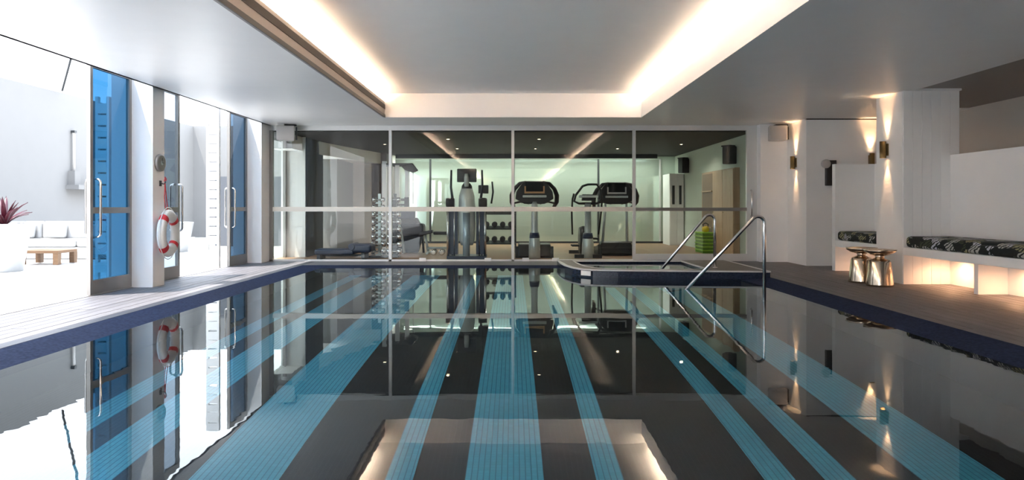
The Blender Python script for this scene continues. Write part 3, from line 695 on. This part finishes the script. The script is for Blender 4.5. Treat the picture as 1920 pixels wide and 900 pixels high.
# treadmills
def treadmill(loc, rz, label, bracket, legs):
    t = thing('treadmill', label, 'treadmill', loc, rz)
    obj('running_deck', MB().prism([(0.05, 0.0), (1.75, 0.0), (1.75, 0.12), (0.45, 0.20), (0.05, 0.26)], -0.42, 0.42, 'X'), 'iron', t, bevel=0.01)
    obj('running_belt', MB().prism([(0.46, 0.203), (1.70, 0.125), (1.70, 0.13), (0.46, 0.208)], -0.26, 0.26, 'X'), 'rubber', t)
    obj('motor_cover', MB().prism([(-0.02, 0.03), (0.5, 0.03), (0.5, 0.22), (0.3, 0.33), (0.05, 0.30)], -0.36, 0.36, 'X'), 'black', t, bevel=0.03)
    if legs:
        for s in (-1, 1): obj('upright', MB().tube([(s*0.30, 0.3, 0.1), (s*0.26, 0.15, 0.8), (s*0.24, 0.1, 1.25)], [0.035, 0.03, 0.03], 10), 'silver', t)
    else:
        obj('pedestal', MB().lathe([(0.13, 0), (0.125, 0.3), (0.105, 0.5), (0.075, 0.62), (0.07, 1.18), (0.05, 1.24)], (0, 0.0, 0), 24), 'silver', t)
        obj('collar', MB().lathe([(0.11, 0.44), (0.115, 0.46), (0.1, 0.56)], (0, 0.0, 0), 24), 'navy', t)
    poly = [(-0.42, 1.30), (-0.40, 1.46), (-0.28, 1.64), (-0.22, 1.69), (0.22, 1.69), (0.28, 1.64), (0.40, 1.46), (0.42, 1.30), (0.22, 1.19), (-0.22, 1.19)]
    con = obj('console', MB().prism(poly, -0.03, 0.07, 'Y'), 'black', t, bevel=0.02)
    obj('screen', MB().box(-0.2, 0.2, -0.038, -0.031, 1.45, 1.67), 'screen', con)
    obj('tray', MB().box(-0.26, 0.26, -0.05, 0.0, 1.33, 1.38), 'silver', con, bevel=0.01)
    b = MB().box(-0.22, -0.19, -0.055, -0.04, 1.42, 1.58).box(0.19, 0.22, -0.055, -0.04, 1.42, 1.58).box(-0.19, 0.19, -0.055, -0.04, 1.42, 1.46)
    obj('bracket', b, bracket, con)
    for s in (-1, 1):
        pts = [(s*0.18, 0.0, 1.67), (s*0.32, 0.02, 1.64), (s*0.44, 0.08, 1.52), (s*0.50, 0.15, 1.38), (s*0.50, 0.25, 1.24), (s*0.46, 0.45, 1.14), (s*0.45, 0.75, 1.10)]
        obj('grab_handle', MB().tube(pts, [0.03, 0.038, 0.046, 0.052, 0.052, 0.04, 0.03], 10), 'black', t)
        obj('brace', MB().tube([(s*0.12, 0.0, 1.2), (s*0.3, 0.1, 1.24), (s*0.48, 0.3, 1.2)], 0.022, 8), 'black', t)
treadmill((0.47, 15.2, 0), 0.0, 'treadmill with a tan bracket on its console and silver pedestal', 'orange', False)
treadmill((2.38, 15.95, 0), 0.0, 'treadmill with a grey-framed console on two thin uprights', 'brushed', True)
el = thing('cross_trainer', 'black cross trainer with open loop handles between the treadmills', 'cross trainer', (1.65, 15.3, 0))
obj('pedestal', MB().lathe([(0.14, 0), (0.13, 0.3), (0.11, 0.45), (0.075, 0.56), (0.07, 1.2)], n=24), 'silver', el)
obj('collar', MB().lathe([(0.112, 0.42), (0.118, 0.46), (0.1, 0.55)], n=24), 'navy', el)
obj('flywheel_housing', MB().lathe([(0.30, -0.12), (0.33, -0.06), (0.33, 0.06), (0.30, 0.12)], (0, 0.75, 0.35), 28, 'X'), 'black', el)
obj('floor_frame', MB().box(-0.3, 0.3, -0.1, 0.0, 0, 0.08).box(-0.06, 0.06, 0, 1.5, 0.02, 0.1).box(-0.3, 0.3, 1.4, 1.5, 0, 0.08), 'iron', el)
for s in (-1, 1): obj('foot_plate', MB().box(s*0.22-0.08, s*0.22+0.08, 0.5, 0.95, 0.3+s*0.08, 0.33+s*0.08), 'rubber', el)
obj('loop_handle', MB().tube([(-0.30, 0, 1.25), (-0.27, 0, 1.38), (-0.12, 0, 1.58), (0.0, 0, 1.62), (0.2, 0, 1.62), (0.28, 0, 1.5), (0.3, 0, 1.28), (0.2, 0, 1.2), (-0.2, 0, 1.2)], 0.026, 10, closed=True), 'black', el)
obj('console', MB().prism([(-0.14, 1.26), (0.16, 1.26), (0.2, 1.4), (-0.12, 1.4)], -0.02, 0.06, 'Y'), 'black', el, bevel=0.01)
obj('tray', MB().box(-0.2, 0.22, -0.05, 0, 1.33, 1.38), 'silver', el, bevel=0.008)
for s in (-1, 1): obj('moving_arm', MB().tube([(s*0.3, 0.5, 0.5), (s*0.33, 0.3, 1.0), (s*0.33, 0.1, 1.3), (s*0.30, 0.08, 1.42)], 0.02, 8), 'black', el)

# cable tower (centre)
ctw = thing('cable_tower', 'tall silver cable tower machine with a dark head screen', 'gym machine', (-1.0, 14.95, 0))
obj('base', MB().box(-0.42, 0.42, -0.14, 0.6, 0, 0.07), 'navy', ctw, bevel=0.01)
obj('central_column', MB().lathe([(0.075, 0.07), (0.075, 1.0)], (0, -0.12, 0), 20), pmat('pale_blue_tube', (0.50, 0.62, 0.70), 0.25, 0.4), ctw)
obj('shroud', MB().lathe([(0.13, 0.30), (0.17, 0.42), (0.185, 0.7), (0.185, 1.1), (0.17, 1.35), (0.13, 1.5), (0.09, 1.56)], (0, 0.05, 0), 28), 'silver', ctw)
obj('neck', MB().lathe([(0.12, 1.50), (0.11, 1.58), (0.07, 1.64)], (0, 0.05, 0), 20), 'black', ctw)
hd = obj('head_screen', MB().box(-0.21, 0.21, 0.02, 0.10, 1.66, 1.95), 'black', ctw, bevel=0.015)
obj('screen_stalk', MB().lathe([(0.05, 1.56), (0.055, 1.75), (0.04, 1.84)], (0, -0.03, 0), 16), 'silver', hd)
for s in (-1, 1):
    obj('post', MB().tube([(s*0.40, -0.05, 0.05), (s*0.40, -0.05, 1.15)], 0.028, 12), 'chrome', ctw)
    obj('roller', MB().lathe([(0.09, -0.09), (0.1, -0.05), (0.1, 0.05), (0.09, 0.09)], (s*0.35, -0.04, 1.22), 18, 'X'), 'black', ctw)
    obj('lever', MB().tube([(s*0.30, 0, 1.28), (s*0.34, 0, 1.55), (s*0.33, 0, 1.92)], [0.03, 0.025, 0.022], 10), 'iron', ctw)
    obj('guide_rod', MB().tube([(s*0.27, 0.02, 0.07), (s*0.27, 0.02, 1.2)], 0.016, 8).tube([(s*0.32, 0.12, 0.07), (s*0.32, 0.12, 1.2)], 0.016, 8), 'chrome', ctw)
    obj('weight_stack', MB().box(s*0.29-0.09, s*0.29+0.09, 0.02, 0.3, 0.1, 1.12), 'navy', ctw)
obj('side_console', MB().box(0.24, 0.46, 0.2, 0.3, 1.42, 1.6), 'black', ctw, bevel=0.01)
obj('side_lever', MB().tube([(0.52, 0.3, 1.2), (0.56, 0.3, 1.45), (0.54, 0.3, 1.68)], 0.02, 8), 'iron', ctw)

# multi-gym behind the first mullion
mg = thing('multi_gym', 'dark chest press machine with white uprights and curved tube', 'gym machine', (-2.75, 16.9, 0))
for x, z in ((-0.42, 2.25), (-0.1, 2.15), (0.14, 2.15)): obj('upright', MB().box(x-0.05, x+0.05, 0.15, 0.25, 0, z), 'whitegloss', mg)
obj('top_beam', MB().box(-0.45, 0.25, 0.16, 0.24, 2.12, 2.2), 'black', mg)
obj('pulley_head', MB().prism([(0.02, 2.12), (0.28, 2.2), (0.42, 2.02), (0.3, 1.96), (0.12, 2.02)], 0.0, 0.2, 'Y'), 'black', mg, bevel=0.02)
obj('cable', MB().tube([(0.3, 0.1, 2.0), (0.3, 0.1, 1.2)], 0.008, 6), 'chrome', mg)
obj('hand_bar', MB().box(-0.2, 0.18, 0.02, 0.10, 1.27, 1.33).box(-0.2, 0.18, 0.02, 0.10, 1.15, 1.2).box(-0.2, -0.1, 0, 0.12, 1.13, 1.36).box(0.1, 0.2, 0, 0.12, 1.13, 1.36), 'black', mg)
obj('back_pad', MB().box(-0.22, 0.36, 0.0, 0.14, 0.82, 1.08), 'navy', mg, bevel=0.05)
obj('seat_pad', MB().box(0.05, 0.58, -0.1, 0.3, 0.42, 0.72), 'black', mg, bevel=0.06)
obj('side_shroud', MB().prism([(-0.3, 0), (0.42, 0), (0.56, 0.5), (0.4, 0.85), (-0.2, 0.95)], 0.12, 0.3, 'Y'), 'black', mg, bevel=0.03)
obj('curved_tube', MB().tube([(-0.25, -0.12, 0.88), (-0.08, -0.12, 0.86), (0.03, -0.12, 0.6), (0.08, -0.12, 0.3), (0.12, -0.12, 0.0)], 0.03, 10), 'silver', mg)
obj('rear_leg', MB().tube([(0.3, 0.1, 0.85), (0.52, 0.1, 0.6), (0.56, 0.1, 0.0)], 0.03, 10), 'black', mg)
# dumbbell tower
tw = thing('dumbbell_tower', 'upright two-column rack of chrome dumbbells by first mullion', 'rack', (-3.0, 15.5, 0))
obj('tower_base', MB().box(-0.2, 0.45, -0.16, 0.2, 0, 0.04), 'iron', tw, bevel=0.008)
for x in (0, 0.35):
    obj('post', MB().box(x-0.03, x+0.03, 0.05, 0.1, 0.03, 1.42), 'silver' if x == 0 else 'iron', tw)
db0 = None; nth = ('lowest', 'second lowest', 'third lowest', 'fourth lowest', 'fourth highest', 'third highest', 'second highest', 'highest')
def dumbbell(loc, label, group, mat, s=1.0, rz=0.0):
    t = thing('dumbbell', label, 'dumbbell', loc, rz, group)
    L = 0.15*s
    obj('grip', MB().lathe([(0.016*s, -L*0.6), (0.016*s, L*0.6)], n=10, axis='X'), 'chrome', t)
    obj('head', MB().lathe([(0.045*s, -L), (0.06*s, -L*0.9), (0.06*s, -L*0.5), (0.04*s, -L*0.42)], n=12, axis='X'), mat, t)
    obj('head', MB().lathe([(0.04*s, L*0.42), (0.06*s, L*0.5), (0.06*s, L*0.9), (0.045*s, L)], n=12, axis='X'), mat, t)
    return t
for c_, (x, mt, nm) in enumerate(((0, 'chrome', 'left'), (0.35, 'chrome', 'right'))):
    for k in range(8):
        z = 0.13+k*0.165; sc = 1.1-0.03*k
        obj('cradle', MB().box(x-0.06, x+0.06, -0.02, 0.05, z-0.09, z-0.055).box(x-0.06, x+0.06, -0.09, -0.02, z-0.09, z-0.075), 'silver' if c_ == 0 else 'iron', tw)
        lab = 'chrome dumbbell, %s on the %s column of upright rack' % (nth[k], nm)
        if db0 is None: db0 = dumbbell((-3.0+x, 15.47, z), lab, 'chrome dumbbells on the upright rack', mt); t = db0
        else: t = dup(db0, (-3.0+x, 15.47, z), 0.0, lab)
        t.scale = (sc, sc, sc)
# low dumbbell rack
rk = thing('dumbbell_rack', 'three-shelf dumbbell rack standing right of the cable tower', 'rack', (-0.36, 17.3, 0))
for s in (-1, 1): obj('side_frame', MB().prism([(-0.25, 0), (0.25, 0), (0.25, 1.1), (0.12, 1.1)], s*0.42-0.02, s*0.42+0.02, 'X'), 'iron', rk)
names3 = ('bottom', 'middle', 'top'); d1 = None
for k, (z, y) in enumerate(((0.22, -0.12), (0.58, 0.0), (0.95, 0.1))):
    obj('shelf', MB().prism([(y-0.14, z-0.02), (y+0.14, z+0.05), (y+0.14, z+0.07), (y-0.14, z)], -0.42, 0.42, 'X'), 'iron', rk)
    for j in range(4):
        lab = 'black dumbbell on the %s shelf of the low rack, %s from the left' % (names3[k], ('first', 'second', 'third', 'fourth')[j])
        L_ = (-0.36-0.30+0.2*j, 17.3+y, z+0.11)
        if d1 is None: d1 = dumbbell(L_, lab, 'black dumbbells on the low rack', 'rubber', 1.15, PI/2); 
        else: dup(d1, L_, PI/2, lab)
# weight bench
wb = thing('weight_bench', 'black padded weight bench left of the cable tower', 'weight bench', (-1.75, 16.6, 0))
obj('pad', MB().box(-0.15, 0.5, -0.14, 0.14, 0.46, 0.54), 'black', wb, bevel=0.03)
obj('back_pad', MB().prism([(-0.5, 0.42), (-0.17, 0.50), (-0.17, 0.58), (-0.5, 0.52)], -0.14, 0.14, 'Y'), 'black', wb, bevel=0.02)
obj('frame', MB().tube([(-0.35, 0, 0.46), (-0.28, 0, 0.04)], 0.03, 8).tube([(0.35, 0, 0.46), (0.32, 0, 0.04)], 0.03, 8).tube([(-0.3, 0, 0.14), (0.34, 0, 0.14)], 0.03, 8)
    .tube([(-0.28, -0.25, 0.03), (-0.28, 0.25, 0.03)], 0.03, 8).tube([(0.33, -0.25, 0.03), (0.33, 0.25, 0.03)], 0.03, 8), 'silver', wb)
for i, x in enumerate((-1.85, -1.66, -1.48)):
    dup(db0, (x, 16.25, 0.066), PI/2, 'chrome dumbbell on the floor before the weight bench, %s from the left' % ('first', 'second', 'third')[i], 'chrome dumbbells on the gym floor')
# navy couch
nc = thing('stretching_couch', 'low navy padded stretching couch behind the left glass pane', 'couch', (-3.75, 15.05, 0), 0.0)
obj('pad', MB().box(-0.5, 0.35, -0.25, 0.25, 0.10, 0.22), 'navy', nc, bevel=0.04)
obj('raised_pad', MB().box(0.28, 0.72, -0.25, 0.25, 0.14, 0.33), 'navy', nc, bevel=0.06)
obj('roll', MB().lathe([(0.06, -0.28), (0.075, -0.25), (0.075, 0.25), (0.06, 0.28)], (0.30, 0, 0.27), 16, 'Y'), 'navy', nc)
obj('foot_frame', MB().box(-0.45, -0.38, -0.22, 0.22, 0, 0.1).box(0.5, 0.57, -0.22, 0.22, 0, 0.14).box(-0.45, 0.57, -0.03, 0.03, 0.05, 0.1), 'iron', nc)

# ------------------------------------------------------------------ terrace outside
ter = struct('ground_terrace', MB().box(-14, -5.5, -14, 30, -0.3, -0.01), 'paving')
struct('ground_far', MB().box(-80, -14, -20, 80, -0.4, -0.3).box(-14, -5.2, 30, 80, -0.4, -0.3).box(-14, -5.5, -20, -14, -0.4, -0.05), 'paving')
tw2 = struct('wall_terrace', MB().box(-12.3, -12.0, -12, 26, 0, 4.16), 'render', 'tall white terrace wall')
struct('wall_terrace_end', MB().box(-12.0, -8.6, 26, 26.3, 0, 4.16), 'render')
struct('wall_terrace_low', MB().box(-8.6, -5.3, 20.0, 20.2, 0, 2.0), 'darkwall', 'low grey boundary wall beyond the gym')
wg = thing('wall_ledge', 'white boxed ledge projecting from the terrace wall', 'ledge', (-12.0, 19.0, 1.6))
obj('ledge_top', MB().box(0, 0.35, -0.4, 2.2, 0, 0.12), 'render', wg)
obj('ledge_box', MB().box(0, 0.18, -0.3, -0.05, 0.12, 0.5), 'render', wg)
pp = thing('wall_pipe', 'slim white downpipe on the terrace wall above the ledge', 'pipe', (-11.94, 18.85, 2.1))
obj('pipe', MB().tube([(0, 0, 0), (0, 0, 1.0), (-0.02, 0, 1.06)], 0.035, 10), 'speaker', pp)
obj('cap', MB().box(-0.05, 0.05, -0.05, 0.05, 1.04, 1.1), 'iron', pp)
cbl = obj('stay_cable', MB().tube([(-11.9, 18.3, 4.2), (-10.0, 16.0, 5.3)], 0.03, 8), 'iron'); tag(cbl, 'thin dark stay rod slanting above the terrace wall', 'rod')
# sofa
sf = thing('outdoor_sofa', 'low white outdoor sofa along the terrace wall', 'sofa', (-10.5, 15.4, 0))
obj('base', MB().box(-1.3, 2.2, -0.4, 0.45, 0.0, 0.25), 'potwhite', sf, bevel=0.02)
for i in range(3): obj('seat_cushion', MB().box(-1.28+i*1.16, -0.14+i*1.16, -0.4, 0.3, 0.25, 0.42), 'upholst', sf, bevel=0.05, seg=3)
for i in range(3): obj('back_cushion', MB().box(-1.28+i*1.16, -0.14+i*1.16, 0.22, 0.45, 0.40, 0.80), 'upholst', sf, bevel=0.06, seg=3)
for i, x in enumerate((-10.9, -10.2, -9.3, -8.9)):
    pc = obj('throw_cushion', MB().box(-0.2, 0.2, -0.06, 0.06, -0.16, 0.16), 'upholst', bevel=0.055, seg=3, loc=(x, 15.52, 0.585)); pc.rotation_euler = (-0.25, 0, 0.1*i)
    tag(pc, 'white square throw cushion on the outdoor sofa, %s from the planter' % ('first', 'second', 'third', 'fourth')[i], 'cushion', 'throw cushions on the outdoor sofa')
ctb = thing('coffee_table', 'low teak coffee table in front of the outdoor sofa', 'table', (-9.25, 13.75, 0))
obj('table_top', MB().box(-0.36, 0.42, -0.3, 0.3, 0.22, 0.275), 'teak', ctb, bevel=0.005)
for x, y in ((-0.31, -0.25), (0.37, -0.25), (-0.31, 0.25), (0.37, 0.25)): obj('leg', MB().box(x-0.05, x+0.05, y-0.05, y+0.05, 0, 0.22), 'teak', ctb)
# planter with bromeliad
def planter(loc, r, h, label):
    t = thing('planter', label, 'planter', loc)
    obj('pot', MB().lathe([(r*0.68, 0), (r*0.70, 0.02), (r, h-0.03), (r, h), (r*0.9, h), (r*0.88, h-0.08)], n=36), 'potwhite', t)
    obj('soil', MB().lathe([(r*0.88, h-0.09), (0, h-0.07)], n=24, caps=False), 'soil', t)
    return t
planter((-8.95, 12.2, -0.01), 0.40, 0.84, 'large tapered white planter on the terrace holding a pink plant')
def leafy(loc, n_, L, label, mat='leafpink'):
    t = thing('bromeliad', label, 'plant', loc)
    for i in range(n_):
        a = i*2.4+random.uniform(-.2, .2); tilt = random.uniform(0.25, 1.15); l = L*random.uniform(.7, 1.1); wd = 0.035
        vs = []; m = 6
        for k in range(m+1):
            u = k/m; rr = l*u*math.sin(tilt*(0.6+0.5*u)); zz = l*u*math.cos(tilt*(0.6+0.5*u)); ww = wd*(math.sin(PI*min(1, 0.15+u*0.85))**0.7)*(1.0 if u < .99 else .1)
            cx, cyy = rr*math.cos(a), rr*math.sin(a); nx, ny = -math.sin(a)*ww, math.cos(a)*ww
            vs += [(cx-nx, cyy-ny, zz+0.01), (cx, cyy, zz), (cx+nx, cyy+ny, zz+0.01)]
        fs = [(3*k+j, 3*k+j+1, 3*k+4+j, 3*k+3+j) for k in range(m) for j in (0, 1)]
        o = obj('leaf', MB().add(vs, fs, True), mat, t)
        sm = o.modifiers.new('solid', 'SOLIDIFY'); sm.thickness = 0.004
    return t
leafy((-8.95, 12.2, 0.76), 30, 0.62, 'spiky dark pink bromeliad growing in the large white planter')
p2 = planter((-8.55, 17.5, -0.01), 0.45, 0.75, 'white bowl planter seen through the middle doorway')

# ------------------------------------------------------------------ room behind the camera
struct('wall_behind', MB().box(-5.5, 9.2, -12.2, -12.0, -0.3, ZU+0.1), pmat('rear_wall_paint', (0.45, 0.44, 0.43), 0.6))
